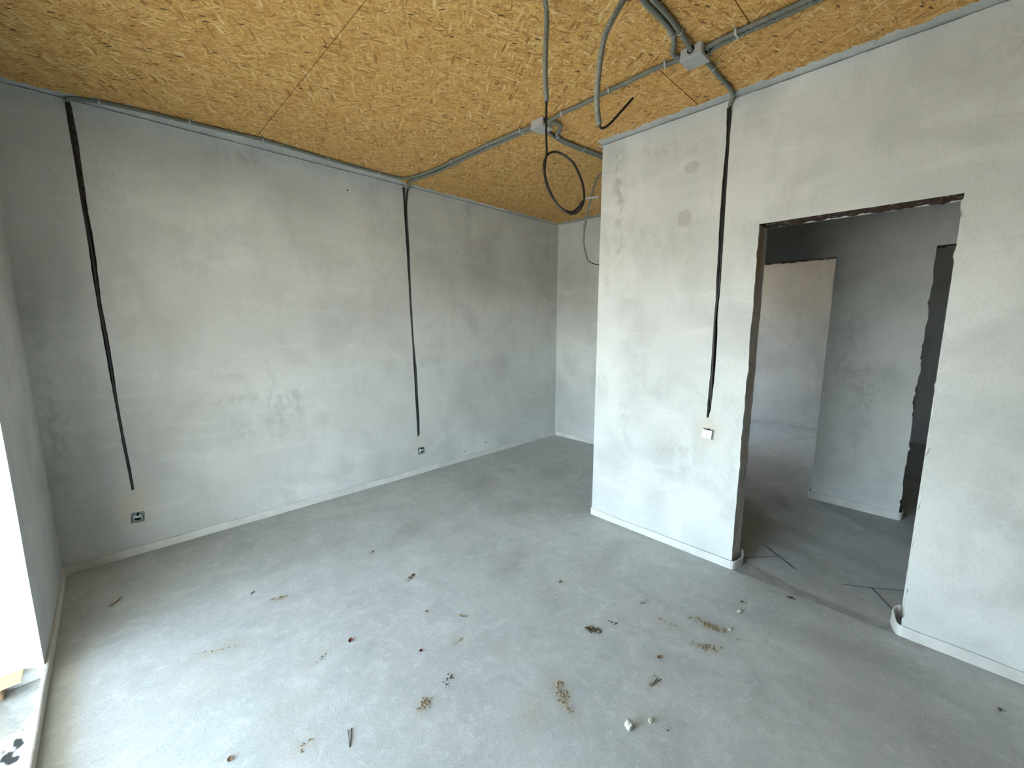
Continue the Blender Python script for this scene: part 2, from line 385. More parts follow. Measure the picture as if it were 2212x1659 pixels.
# ------------------------------------------------------------------ walls
def wall(name, base, udir, nrm, u0, u1, z0, z1, thick, feats=(), marks=(), patches=(), scuffs=(), label=None, du=0.04, wavy=0.0022, mat0=None, seed=1):
    udir = Vector(udir); nrm = Vector(nrm); base = Vector(base)
    zs = set(); n = int((z1-z0)/0.022)
    for i in range(n+1): zs.add(round(z0+(z1-z0)*i/n, 4))
    for f in feats: zs.add(round(f['z0'], 4)); zs.add(round(f['z1'], 4))
    zs = sorted(zs); zs = [z for i, z in enumerate(zs) if i == 0 or z-zs[i-1] > 0.0008 or any(abs(z-f[k]) < 1e-4 for f in feats for k in ('z0', 'z1'))]
    V = []; F = []; MI = []; AD = []; AP = []; AS = []
    def vert(u, z, d, a=True):
        V.append(tuple(base + udir*u + nrm*d + Vector((0, 0, z))))
        dk = pt = 0.0
        if a:
            for (mu, mz, ru, rz, am) in marks:
                q = ((u-mu)/ru)**2+((z-mz)/rz)**2
                if q < 4: dk += am*math.exp(-q*1.6)
            for (mu, mz, ru, rz, am) in patches:
                q = abs((u-mu)/ru)**2.6+abs((z-mz)/rz)**2.6
                if q < 6: pt += am*math.exp(-q)
        ss = 0.0
        for (mu, mz, ru, rz, am) in scuffs:
            q = abs((u-mu)/ru)**3+abs((z-mz)/rz)**3
            if q < 6: ss += am*math.exp(-q)
        AS.append(min(1, ss)); AD.append(min(dk, 1)); AP.append(min(pt, 1)); return len(V)-1
    def face(a, b, c, d, mi=0): F.append((a, b, c, d)); MI.append(mi)
    def wob(u, z): return wavy*noise.noise(Vector((u*1.7+seed*3.1, z*1.7, seed)))
    spans = []                                # solid spans between features
    edges = [lambda z: u0]
    for f in feats: edges += [f['L'], f['R']]
    edges.append(lambda z: u1)
    for k in range(len(edges)-1):
        mid = (z0+z1)/2; f = feats[(k-1)//2] if k % 2 else None
        zr = f['z0']*0.5+f['z1']*0.5 if f else mid
        cnt = max(1, int((edges[k+1](zr)-edges[k](zr))/du))
        rows = []
        for z in zs:
            a, b = edges[k](z), edges[k+1](z); row = []
            for j in range(cnt+1):
                u = a+(b-a)*j/cnt; row.append(vert(u, z, wob(u, z)))
            rows.append(row)
        for i in range(len(zs)-1):
            zm = (zs[i]+zs[i+1])/2
            if f and f['z0'] < zm < f['z1']: continue
            for j in range(cnt): face(rows[i][j], rows[i][j+1], rows[i+1][j+1], rows[i+1][j])
    for fi, f in enumerate(feats):
        zz = [z for z in zs if f['z0']-1e-6 <= z <= f['z1']+1e-6]
        if f['kind'] == 'groove':
            prev = None
            for z in zz:
                a, b = f['L'](z), f['R'](z); D = -f['depth']*(1+0.25*n1(z*9, fi+3))
                r = [vert(a, z, wob(a, z), False), vert(a+0.001, z, -0.012, False), vert(a+(b-a)*0.12, z, D, False), vert(b-(b-a)*0.12, z, D, False), vert(b-0.001, z, -0.012, False), vert(b, z, wob(b, z), False)]
                if prev:
                    for j in range(5): face(prev[j], prev[j+1], r[j+1], r[j], 0 if j in (0, 4) else 1)
                else: F.append(tuple(r)); MI.append(1)
                prev = r
            F.append(tuple(prev)); MI.append(1)
        else:
            ds = [0.0, -0.014, -0.022, -thick*0.5, -thick]
            for side, E_ in ((0, f['L']), (1, f['R'])):
                sg = 1 if side == 0 else -1; prev = None
                for z in zz:
                    u = E_(z); r = []
                    for j, d in enumerate(ds):
                        off = 0 if j == 0 else (0.003*n1(z*23, fi+j*5+side) if j == 1 else -sg*0.004 + 0.006*n1(z*11+d*30, fi*3+side+j) + 0.004*n1(z*45, j+side*3))
                        r.append(vert(u+off, z, wob(u, z) if j == 0 else d, False))
                        if f.get('rust') and side == f['rust'][0]:
                            AP[-1] = max(0, 1-abs(z-f['rust'][1])/f['rust'][2]) * (1 if j in (2, 3) else 0.15)
                    if prev:
                        for j in range(len(ds)-1): face(prev[j], prev[j+1], r[j+1], r[j], 0 if j < 1 else 2)
                    prev = r
            zt = f['z1']; a, b = f['L'](zt), f['R'](zt); m_ = 60; prev = None      # head soffit
            for i in range(m_+1):
                u = a+(b-a)*i/m_
                r = [vert(u, zt+(0 if j == 0 else (0.010 if 0 < j < 4 else 0.003)+0.010*n1(u*19, j+2)+0.010*n1(u*55, j)), wob(u, zt) if j == 0 else d, False) for j, d in enumerate(ds)]
                if prev:
                    for j in range(len(ds)-1): face(prev[j], prev[j+1], r[j+1], r[j], 3)
                prev = r
    # rear face with the same openings, end and top closures
    bx = [u0]; holes = [f for f in feats if f['kind'] == 'hole']
    for f in holes: bx += [f['L'](f['z1']), f['R'](f['z1'])]
    bx.append(u1)
    zlist = sorted({z0, z1+0.06} | {f['z1'] for f in holes})
    for k in range(len(bx)-1):
        f = holes[(k-1)//2] if k % 2 else None
        for i in range(len(zlist)-1):
            if f and zlist[i+1] <= f['z1']+1e-6: continue
            q = [vert(bx[k], zlist[i], -thick), vert(bx[k+1], zlist[i], -thick), vert(bx[k+1], zlist[i+1], -thick), vert(bx[k], zlist[i+1], -thick)]
            face(*q)
    for u in (u0, u1):
        q = [vert(u, z0, wob(u, z0)), vert(u, z0, -thick), vert(u, z1, -thick), vert(u, z1, wob(u, z1))]; face(*q)
    o = link(name, V, F, [mat0 or M_PL, M_CHASE, M_JAMB, M_BRICK], None, MI, {'dark': AD, 'patch': AP, 'scuff': AS})
    # ragged plaster lip at the ceiling: the crack shows behind it
    V2 = []; F2 = []; m_ = max(8, int((u1-u0)/0.02))
    gaps = []
    for i in range(m_+1):
        u = u0+(u1-u0)*i/m_; zt = z1+0.0005+0.003*n1(u*5, seed)+0.003*n1(u*31, seed+2)
        zt = min(max(zt, z1-0.002), z1+0.0062)
        for d, z in ((0.0006, z1-0.004), (0.0006, zt), (-0.012, zt)): V2.append(tuple(base+udir*u+nrm*(d+wob(u, z1))+Vector((0, 0, z))))
    for i in range(m_):
        a = i*3; F2 += [(a, a+3, a+4, a+1), (a+1, a+4, a+5, a+2)]
    k = link('plaster_lip', V2, F2, [mat0 or M_PL], o, None, {'dark': [0.0]*len(V2), 'patch': [0.0]*len(V2)})
    tag(o, label, None, None, 'structure')
    return o
def smear(parent, base, udir, nrm, u0, u1, wid, seed):       # plaster carried over onto the ceiling boards
    base = Vector(base); udir = Vector(udir); nrm = Vector(nrm); V = []; F = []; m_ = int((u1-u0)/0.008)
    for i in range(m_+1):
        u = u0+(u1-u0)*i/m_
        wd = (wid(u) if callable(wid) else wid)*(1+0.22*n1(u*2.3, seed)+0.25*n1(u*14, seed+1)+0.38*n1(u*60, seed+2))
        for d, z in ((-0.02, H-0.0030), (wd*0.7, H-0.0022), (wd, H-0.0002)): V.append(tuple(base+udir*u+nrm*d+Vector((0, 0, z))))
    for i in range(m_):
        a = i*3; F += [(a, a+1, a+4, a+3), (a+1, a+2, a+5, a+4)]
    link('plaster_smear', V, F, [M_PL], parent, None, {'dark': [0.35]*len(V), 'patch': [0.0]*len(V)})

def jag(base, amp, seed, chip=0.006):
    def f(z):
        u = base + amp*n1(z*6, seed) + amp*0.8*n1(z*21, seed+1)
        c = n1(z*14, seed+4)
        return u + (chip*(1 if c > 0 else -1) if abs(c) > 0.42 else 0)
    return f
CH1 = [(2.738,0.302,0.312),(2.714,0.294,0.320),(2.622,0.295,0.324),(2.517,0.298,0.328),(2.410,0.300,0.327),(2.303,0.303,0.327),(2.139,0.306,0.327),(2.027,0.307,0.332),(1.913,0.307,0.333),(1.818,0.306,0.332),(1.610,0.310,0.329),(1.416,0.314,0.337),(1.169,0.320,0.341),(0.964,0.327,0.340),(0.754,0.333,0.349),(0.592,0.340,0.356),(0.506,0.343,0.357),(0.439,0.346,0.358)]
CH2 = [(2.728,2.383,2.425),(2.540,2.391,2.421),(2.244,2.401,2.434),(1.943,2.411,2.437),(1.635,2.418,2.435),(1.314,2.430,2.448),(1.070,2.438,2.469),(0.822,2.443,2.475),(0.569,2.450,2.487),(0.395,2.455,2.481)]
CH3 = [(2.705,0.969,0.946),(2.582,0.962,0.944),(2.498,0.958,0.941),(2.386,0.963,0.942),(2.270,0.965,0.940),(2.155,0.964,0.938),(2.037,0.964,0.936),(1.917,0.960,0.935),(1.811,0.960,0.933),(1.689,0.956,0.933),(1.566,0.955,0.937),(1.439,0.956,0.930),(1.310,0.955,0.929),(1.180,0.955,0.929),(1.048,0.959,0.935),(0.981,0.959,0.937),(0.925,0.960,0.949)]
def groove(tab, depth, seed, lo, hi):
    return dict(kind='groove', z0=tab[-1][0], z1=tab[0][0], depth=depth,
                L=lambda z: interp(tab, z)[lo]+0.0016*n1(z*30, seed)+0.001*n1(z*80, seed+1),
                R=lambda z: interp(tab, z)[hi]+0.0016*n1(z*30, seed+2)+0.001*n1(z*80, seed+3))
ZL = H-0.010
wl = wall('wall_left', (0, W, 0), (1, 0, 0), (0, -1, 0), -0.02, L+0.02, -0.05, ZL, 0.2,
     [groove(CH1, 0.034, 5, 0, 1), groove(CH2, 0.034, 9, 0, 1)],
     marks=[(1.22,0.79,0.10,0.22,.8),(0.97,0.72,0.13,0.16,.55),(1.36,0.88,0.07,0.25,.7),(3.13,2.59,0.05,0.3,.7),(3.3,2.2,0.25,0.5,.5),(2.88,1.96,0.14,0.3,.4),(2.36,2.09,0.07,0.3,.4),(1.61,1.94,0.2,0.14,.4),(0.42,2.31,0.2,0.2,.4),(1.13,2.65,0.25,0.1,.6),(0.85,1.87,0.16,0.10,.35),(2.15,2.38,0.2,0.2,.4),(1.82,0.9,0.2,0.1,.4),(0.06,0.78,0.05,0.5,.9),(0.05,1.5,0.04,0.4,.6),(3.72,1.5,0.2,0.4,.3),(1.0,0.95,0.4,0.06,.4),(4.45,2.3,0.2,0.5,.6),(2.0,2.72,1.0,0.05,.5)],
     patches=[(0.345,0.33,0.10,0.16,.9),(2.487,0.30,0.06,0.12,0.7)],
     label='long grey plastered left wall with two cable chases cut into it', seed=1)
DO = dict(kind='hole', z0=-0.05, z1=DH, L=jag(DR, 0.006, 31, 0.008), R=jag(DL, 0.0035, 37, 0.003), rust=(1, 1.93, 0.55))
def ch3(): return groove(CH3, 0.034, 15, 1, 0)
wp = wall('wall_partition', (P, 0, 0), (0, 1, 0), (-1, 0, 0), YR, E, -0.05, ZL, TH, [DO, ch3()],
     marks=[(1.19,2.55,0.16,0.05,.7),(1.63,2.29,0.05,0.5,.9),(1.67,2.55,0.05,0.2,.9),(1.73,1.9,0.04,0.5,.6),(1.21,0.70,0.15,0.12,.55),(1.07,0.60,0.1,0.15,.5),(1.52,0.77,0.07,0.3,.5),(1.45,1.2,0.1,0.3,.35),(1.29,1.04,0.12,0.1,.4),(0.80,0.67,0.05,0.4,.3),(-0.1,2.59,0.2,0.15,.5),(-0.27,0.73,0.2,0.3,.3),(1.41,2.05,0.2,0.15,.4),(1.35,2.6,0.25,0.05,.5)],
     patches=[(0.945,0.835,0.085,0.115,1.0)], scuffs=[(1.15,2.44,0.06,0.045,.55),(1.175,2.15,0.052,0.06,.6)], du=0.028,
     label='grey plastered partition wall with a rough doorway and one cable chase', seed=2)
HL, HR, HH = 0.6391, 0.0754, 2.039
wb = wall('wall_back', (L, 0, 0), (0, 1, 0), (-1, 0, 0), YR, W+0.02, -0.05, ZL, 0.15,
     [dict(kind='hole', z0=-0.05, z1=HH+0.012, L=lambda z: -0.80, R=jag(HR, 0.008, 41, 0.009)),
      dict(kind='hole', z0=-0.05, z1=HH, L=jag(HL, 0.003, 43, 0.0), R=lambda z: 1.52)],
     marks=[(0.37,0.77,0.06,0.4,.8),(0.5,1.28,0.12,0.4,.6),(0.28,1.04,0.15,0.15,.4),(2.4,1.6,0.1,0.8,.6),(3.0,2.0,0.2,0.4,.6),(2.2,2.0,0.08,0.5,.6)],
     label='rear plastered wall running behind the partition with two rough door openings', seed=3)
wr = wall('wall_return', (P+0.02, E, 0), (1, 0, 0), (0, 1, 0), 0, L-P-0.02, -0.05, ZL, TH, label='short plastered wall joining the partition to the rear wall', seed=4)
# window wall (left edge of the picture): a pier, the opening beside the camera, a blind length of wall
wf = wall('wall_front', (0, 0, 0), (0, 1, 0), (1, 0, 0), YR, W+0.02, -0.05, ZL, 0.40,
     [dict(kind='hole', z0=-0.05, z1=WH, L=lambda z: WR, R=lambda z: E1)], marks=[(2.6, 0.8, 0.03, 0.4, .6)],
     label='outside wall with a full height window opening and a plastered pier', seed=5)
wf.data.materials[2] = M_PL; wf.data.materials[3] = M_PL
wall('wall_right', (0, YR, 0), (1, 0, 0), (0, 1, 0), 0, L+0.15, -0.05, ZL, 0.2, label='plain plastered wall on the far right, out of view', seed=6)
# rooms seen through the doorway
wall('wall_far', (FAR, 0, 0), (0, 1, 0), (-1, 0, 0), -2.2, 3.5, -0.05, ZL, 0.2, label='distant plastered wall seen through the left inner doorway', seed=7)
wall('wall_inner', (L+0.13, 0.40, 0), (1, 0, 0), (0, 1, 0), 0, FAR-L-0.13, -0.05, ZL, 0.12, label='plastered wall between the two rear rooms', seed=8)
wall('wall_side', (L+0.1, 3.35, 0), (1, 0, 0), (0, -1, 0), 0, FAR-L-0.1, -0.05, ZL, 0.3,
     [dict(kind='hole', z0=-0.05, z1=2.1, L=lambda z: 1.95, R=lambda z: 2.45)], label='rear room outside wall with its own window opening', seed=9)
wall('wall_end', (L+0.1, -2.0, 0), (1, 0, 0), (0, 1, 0), 0, FAR-L-0.1, -0.05, ZL, 0.2, label='end wall of the dark rear room', seed=10)
smear(wl, (0, W, 0), (1, 0, 0), (0, -1, 0), 0.0, L, lambda u: 0.055+0.080*max(0, min(1, (u-0.25)/0.3))*max(0, min(1, (2.36-u)/0.12)), 3)
smear(wp, (P, 0, 0), (0, 1, 0), (-1, 0, 0), YR, E, 0.062, 7)
smear(wb, (L, 0, 0), (0, 1, 0), (-1, 0, 0), E, W, 0.05, 11)
smear(wr, (P, E, 0), (1, 0, 0), (0, 1, 0), 0, L-P, 0.04, 13)

# nail holes in the left wall, each drawn as a small dark disc
for (x, z, r) in [(1.876,2.593,.006),(2.798,2.512,.005),(2.977,2.226,.005),(3.35,0.145,.008),(3.05,0.10,.007)]:
    bm = bmesh.new(); bmesh.ops.create_cone(bm, cap_ends=True, segments=8, radius1=r, radius2=r*0.7, depth=0.004)
    bmesh.ops.rotate(bm, matrix=Matrix.Rotation(math.pi/2, 3, 'X'), verts=bm.verts, cent=(0, 0, 0))
    bmesh.ops.translate(bm, vec=(x, W-0.0015, z), verts=bm.verts)
    put('nail_hole_disc', bm, M_DARK, wl)

# ------------------------------------------------------------------ floors
def slab(name, x0, x1, y0, y1, parent=None, step=0.02, zoff=0.0, dark=(), mud=(), black=(), label=None, fn=None):
    nx = max(1, int((x1-x0)/step)); ny = max(1, int((y1-y0)/step)); V = []; F = []; A = []; B = []; K = []
    for i in range(nx+1):
        for j in range(ny+1):
            x = x0+(x1-x0)*i/nx; y = y0+(y1-y0)*j/ny
            V.append((x, y, zoff+0.0012*noise.noise(Vector((x*2, y*2, 3)))))
            def acc(l):
                s = 0
                for (mx, my, rx, ry, an, am) in l:
                    dx, dy = x-mx, y-my
                    if abs(dx)+abs(dy) > 2*(rx+ry): continue
                    a = dx*math.cos(an)+dy*math.sin(an); c = -dx*math.sin(an)+dy*math.cos(an)
                    s += am*math.exp(-((a/rx)**2+(c/ry)**2)**1.5)
                return min(1, s)
            d = acc(dark)
            if fn: d = min(1, d+fn(x, y))
            A.append(d); B.append(acc(mud)); K.append(acc(black))
    for i in range(nx):
        for j in range(ny):
            a = i*(ny+1)+j; F.append((a, a+ny+1, a+ny+2, a+1))
    n0 = len(V)
    for (x, y) in ((x0, y0), (x1, y0), (x1, y1), (x0, y1)): V.append((x, y, zoff-0.06)); A.append(0); B.append(0); K.append(0)
    c = [0, nx*(ny+1), nx*(ny+1)+ny, ny]
    ring = [[i*(ny+1) for i in range(nx+1)], [nx*(ny+1)+j for j in range(ny+1)], [i*(ny+1)+ny for i in range(nx, -1, -1)], [j for j in range(ny, -1, -1)]]
    for k in range(4): F.append(tuple([n0+k]+ring[k]+[n0+(k+1) % 4]))
    F.append((n0, n0+1, n0+2, n0+3))
    o = link(name, V, F, M_CON, parent, None, {'dark': A, 'mud': B, 'black': K})
    if label: tag(o, label, None, None, 'structure')
    return o
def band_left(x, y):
    b = 0.45*max(0, 1-(W-y)/0.16)*(0.6+n1(x*3, 2)) if x > 0.3 else 0  # shade along the left wall's foot, painted into the floor colour
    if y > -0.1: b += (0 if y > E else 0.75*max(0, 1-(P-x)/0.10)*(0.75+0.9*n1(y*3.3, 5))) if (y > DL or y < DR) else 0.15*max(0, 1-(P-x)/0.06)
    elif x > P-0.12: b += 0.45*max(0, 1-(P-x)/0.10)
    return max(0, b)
MUD = [(1.483,2.078,.05,.025,.7,.8),(0.869,2.391,.05,.03,-.3,.9),(0.556,2.186,.13,.035,-.15,.6),(0.861,1.815,.09,.035,.2,.55),(1.092,1.279,.05,.04,.3,.8),(1.522,0.92,.10,.04,-2.05,.9),(1.371,0.947,.10,.06,.4,.55),(2.10,1.404,.05,.03,.3,.5),(2.235,0.80,.10,.035,-1.5,.6),(2.36,0.65,.10,.035,-1.45,.8),(2.206,0.611,.07,.04,-1.2,.6),(1.844,0.692,.06,.04,0,.6),(1.393,1.452,.06,.04,.2,.6),(1.511,1.279,.06,.05,0,.45),(0.692,1.438,.06,.05,0,.5),(0.45,2.0,.25,.15,0,.25),(2.45,0.1,.3,.15,0,.25),(0.70,1.62,.12,.08,0,.3)]
DRK = [(2.05,1.75,.25,.09,.35,.5),(1.75,2.55,.3,.1,.4,.45),(2.6,2.3,.2,.12,-.5,.45),(2.65,0.2,.35,.10,-1.3,.4),(1.95,1.35,.18,.08,.9,.3),(2.5,1.35,.25,.07,.2,.35),(1.55,0.45,.3,.05,.5,.22),(2.3,-0.25,.4,.15,1.0,.35),(1.2,2.75,.3,.08,.1,.35),(2.8,2.9,.25,.12,.2,.35)]
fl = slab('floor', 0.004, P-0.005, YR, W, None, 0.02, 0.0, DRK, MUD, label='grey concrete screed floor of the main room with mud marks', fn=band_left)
slab('alcove_slab', P-0.005, L+0.05, E-0.02, W, fl, 0.03, 0.0, [(3.5,2.6,.3,.15,.2,.4)], [])
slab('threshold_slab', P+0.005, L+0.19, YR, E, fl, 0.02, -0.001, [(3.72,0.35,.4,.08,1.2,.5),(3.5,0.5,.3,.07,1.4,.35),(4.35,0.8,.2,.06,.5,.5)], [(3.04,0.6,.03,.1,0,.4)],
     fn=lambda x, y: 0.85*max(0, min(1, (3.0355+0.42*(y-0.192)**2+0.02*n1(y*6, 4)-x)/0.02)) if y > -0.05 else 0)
slab('rear_room_slab', L+0.193, FAR, -2.0, 3.35, fl, 0.05, -0.001, [(5.2,0.9,.5,.3,0,.3)], [])
slab('window_threshold', -0.40, -0.004, WR, E1, fl, 0.012, -0.003, [(-0.09,2.37,.09,.10,.1,1.0),(-0.12,2.30,.10,.05,0,.9),(-0.10,2.47,.2,.03,0,.6),(-0.2,1.6,.3,.6,0,.5)], [(-0.1,2.2,.1,.15,0,.5)],
     [(-0.045,2.178,.016,.036,.3,.75),(-0.066,2.13,.016,.024,-.3,.7),(-0.08,2.165,.010,.02,0,.55),(-0.05,2.095,.022,.022,0,.65),(-0.06,2.526,.06,.005,0,.7),(-0.036,2.235,.008,.02,.3,.5)], fn=lambda x, y: 0.55 if y > 2.24+0.05*n1(x*20, 3) else 0.12)
# saw cuts in the hall slab, drawn as thin dark strips
def cut(x0, y0, x1, y1, wd):
    a = Vector((x0, y0, 0)); b = Vector((x1, y1, 0)); t = (b-a).normalized(); s = Vector((-t.y, t.x, 0))*wd/2
    V = [tuple(q+Vector((0, 0, z))) for z in (0.0014, -0.004) for q in (a-s*.4, b-s*.4, b+s, a+s)]
    link('saw_cut', V, [(0, 1, 2, 3), (4, 7, 6, 5), (0, 4, 5, 1), (1, 5, 6, 2), (2, 6, 7, 3), (3, 7, 4, 0)], M_CUT, fl)
cut(3.436, 0.707, 3.245, 0.475, .0042); cut(3.350, 0.126, 3.137, -0.007, .0042)
cut(3.156, 0.731, 3.331, 0.585, .0012); cut(3.267, 0.242, 3.37, 0.08, .0012); cut(3.37, 0.08, 3.458, -0.025, .0012)

# outside ground, and an unseen overhang added to block the high sky
box('sky_blocker_overhang', -3.3, -0.40, -5.0, 7.0, 2.46, 2.62, M_PL)['kind'] = 'structure'
box('ground', -30, 40, -30, 30, -0.5, -0.25, M_SOIL)['kind'] = 'structure'

# ------------------------------------------------------------------ ceiling
ce = box('ceiling', -0.42, FAR+0.2, -2.2, W+0.25, H+0.019, H+0.25, M_SOIL)
tag(ce, 'ceiling clad with strand boards', None, None, 'structure')
G_ = 0.0045
cols = [(-0.02, 1.190, [1.10]), (1.190, 2.410, [0.690, 3.128]), (2.410, 3.632, [1.105]), (3.632, 4.86, [2.30, -0.14]), (4.86, 6.08, [0.9]), (6.08, 7.62, [1.9])]
for (xa, xb, js) in cols:
    ys = [-2.0] + sorted(js) + [W+0.02]
    for ya, yb in zip(ys, ys[1:]):
        dz = random.uniform(0, 0.0012)
        box('osb_panel', xa+G_/2, xb-G_/2, ya+G_/2, yb-G_/2, H+dz, H+0.018+dz, M_OSB, ce)

# ------------------------------------------------------------------ foam edge strips
def strip(name, path, hgt, label, th=0.008, seed=0, hfn=None):
    pts = resample([Vector((*p, 0)) for p in path], 0.014); V = []; F = []
    n = len(pts); tot = 0
    for i, p in enumerate(pts):
        t = (pts[min(i+1, n-1)]-pts[max(i-1, 0)]).normalized(); s = Vector((-t.y, t.x, 0))*th/2
        if i: tot += (p-pts[i-1]).length
        h = hgt + 0.004*n1(tot*4, seed) + 0.0025*n1(tot*17, seed+1)
        if hfn: h += hfn(i/(n-1))
        lean = s.normalized()*0.003*n1(tot*3, seed+2)
        for q, z in ((p+s*1.1, -0.02), (p+s*0.9+lean, h-0.002), (p+s*0.4+lean, h), (p-s*0.4+lean, h), (p-s*0.9+lean, h-0.002), (p-s*1.1, -0.02)):
            V.append((q.x, q.y, z))
    for i in range(n-1):
        for k in range(5): F.append((i*6+k, i*6+k+1, (i+1)*6+k+1, (i+1)*6+k))
    F.append(tuple(range(6))); F.append(tuple(range((n-1)*6, n*6))[::-1])
    o = link(name, V, F, M_FOAM, None, smooth=False); tag(o, label, None, None, 'structure')
    return o
g = 0.0055
strip('baseboard_left', [(0.012, W-g-0.012), (0.05, W-g), (L-0.01, W-g)], 0.055, 'pale foam edge strip along the foot of the left wall', seed=1)
strip('baseboard_back', [(L-g, W-0.012), (L-g, E+0.01)], 0.054, 'pale foam edge strip along the foot of the alcove wall', seed=2)
strip('baseboard_return', [(P+0.0, E+g), (L-0.02, E+g)], 0.052, 'pale foam edge strip round the partition end', seed=12)
strip('baseboard_partition', [(P-g, E-0.001), (P-g, DL+0.006), (P-g+0.003, DL-0.006), (P+0.012, DL-0.014), (P+0.05, DL-0.026), (P+0.09, DL-0.034), (P+0.135, DL-0.026), (P+0.16, DL-0.010)], 0.051,
      'pale foam edge strip under the switch, curling into the doorway', seed=3, hfn=lambda t: 0.022*max(0, (t-0.9)/0.1))
strip('baseboard_right', [(P-g, YR), (P-g, DR-0.004), (P-g+0.004, DR+0.008), (P+0.015, DR+0.017), (P+0.05, DR+0.028), (P+0.09, DR+0.036), (P+0.125, DR+0.028), (P+0.14, DR+0.012)], 0.053,
      'pale foam edge strip on the far side of the doorway with a curled end', seed=4, hfn=lambda t: 0.03*max(0, (t-0.93)/0.07))
strip('baseboard_front', [(0.004, W-0.01), (0.006, 3.0), (0.004, E1), (0.003, 2.0), (0.004, WR-0.3)], 0.052, 'pale foam edge strip between floor and window threshold', th=0.017, seed=5)
strip('baseboard_hall', [(L+0.13, HL+0.012), (L+0.02, HL+0.02), (L-g, HL+0.008), (L-g, HL-0.006), (L-g, HR+0.004), (L-g+0.004, HR-0.010), (L+0.03, HR-0.022), (L+0.10, HR-0.018)], 0.062,
      'dirty foam edge strip round the pier between the inner doorways', seed=6)
strip('baseboard_far', [(FAR-g, 3.3), (FAR-g, 0.42)], 0.06, 'foam edge strip along the distant wall', seed=7)

# ------------------------------------------------------------------ junction boxes
def junction_box(cx, cy, label, holes):
    r = empty('junction_box', (cx, cy, H), label, 'junction box', 'junction boxes on the ceiling')
    bm = bmesh.new(); add_box(bm, cx-.048, cx+.048, cy-.048, cy+.048, H-.040, H-.001, .003); at_root(put('body', bm, M_BOX), r)
    bm = bmesh.new(); add_box(bm, cx-.0505, cx+.0505, cy-.0505, cy+.0505, H-.052, H-.0395, .0035); at_root(put('lid', bm, M_BOX), r)
    for (dx, dy, o_) in holes:
        bm = bmesh.new(); bmesh.ops.create_cone(bm, cap_ends=True, segments=20, radius1=.0165, radius2=.0165, depth=.004)
        bmesh.ops.rotate(bm, matrix=Matrix.Rotation(math.pi/2, 3, 'Y'), verts=bm.verts, cent=(0, 0, 0))
        bmesh.ops.rotate(bm, matrix=Matrix.Rotation(math.atan2(dy, dx), 3, 'Z'), verts=bm.verts, cent=(0, 0, 0))
        bmesh.ops.translate(bm, vec=(cx+dx*.0475-dy*o_, cy+dy*.0475+dx*o_, H-.020), verts=bm.verts)
        at_root(put('knockout', bm, M_BOXD), r)
    for sx in (-1, 1):
        bm = bmesh.new(); bmesh.ops.create_cone(bm, cap_ends=True, segments=10, radius1=.004, radius2=.004, depth=.002)
        bmesh.ops.translate(bm, vec=(cx+sx*.041, cy+sx*.041, H-.0527), verts=bm.verts)
        at_root(put('screw', bm, M_BOX), r)
    return r
junction_box(2.404, 1.861, 'light grey square ceiling junction box above the hanging cable loop', [(0, -1, -.02), (0, 1, 0), (1, 0, -.02)])
junction_box(2.404, 0.918, 'light grey square ceiling junction box above the partition, nearest the doorway', [(-1, 0, 0.0), (0, -1, 0), (0, 1, 0), (1, 0, 0)])

# ------------------------------------------------------------------ conduits and cables
z = 2.7375
A = [(0.300,3.512,2.730),(0.325,3.488,z),(0.435,3.432,z),(0.599,3.400,z),(0.811,3.380,z),(0.998,3.361,z),(1.203,3.340,z),(1.439,3.351,z),(1.664,3.366,z),(1.892,3.378,z),(2.087,3.374,z),(2.251,3.367,z),(2.322,3.298,z),(2.343,3.184,z),(2.369,2.982,z),(2.366,2.757,z),(2.368,2.559,z),(2.367,2.348,z),(2.374,2.121,z),(2.388,1.900,z-.006)]
c = conduit('corrugated_conduit', A, 'long grey conduit following the top of the left wall to the farther junction box')
for q in [(0.435,3.432,z),(0.829,3.378,z),(1.221,3.34,z),(1.662,3.366,z),(2.073,3.374,z),(2.335,3.244,z),(2.359,2.752,z),(2.362,2.331,z),(2.370,2.02,z)]: clip(c, A, q)
B = [(2.436,3.520,2.720),(2.428,3.500,2.733),(2.393,3.443,z),(2.376,3.335,z),(2.392,3.209,z),(2.414,3.013,z),(2.409,2.795,z),(2.404,2.585,z),(2.406,2.366,z),(2.408,2.140,z),(2.416,1.900,z-.006)]
c = conduit('corrugated_conduit', B, 'short grey conduit from the second wall chase to the farther junction box')
for q in [(2.414,2.752,z),(2.406,2.331,z),(2.412,2.02,z)]: clip(c, B, q)
Cc = [(2.408,1.825,z-.006),(2.398,1.691,z),(2.403,1.577,z),(2.391,1.376,z),(2.392,1.273,z),(2.385,1.140,z),(2.393,1.048,z),(2.404,0.955,z-.006)]
c = conduit('corrugated_conduit', Cc, 'grey conduit running between the two ceiling junction boxes')
for q in [(2.395,1.70,z),(2.388,1.36,z),(2.39,1.05,z)]: clip(c, Cc, q)
D1 = [(2.405,1.830,z-.008),(2.435,1.790,z-.008),(2.490,1.786,z-.006),(2.545,1.830,z),(2.590,1.893,z),(2.663,1.917,z),(2.808,1.914,z),(2.948,1.897,z),(3.112,1.881,z),(3.6,1.86,z)]
c = conduit('corrugated_conduit', D1, 'grey conduit curling out of the farther box and away behind the partition')
for q in [(2.61,1.90,z),(2.90,1.90,z)]: clip(c, D1, q)
D2 = [(2.440,1.88,z-.008),(2.527,1.907,z),(2.605,1.930,z),(2.692,1.940,z),(2.832,1.938,z),(2.982,1.922,z),(3.149,1.905,z),(3.6,1.885,z)]
c = conduit('corrugated_conduit', D2, 'grey conduit beside the curled one, leaving the farther box straight behind the partition')
for q in [(2.62,1.93,z),(2.91,1.93,z)]: clip(c, D2, q)
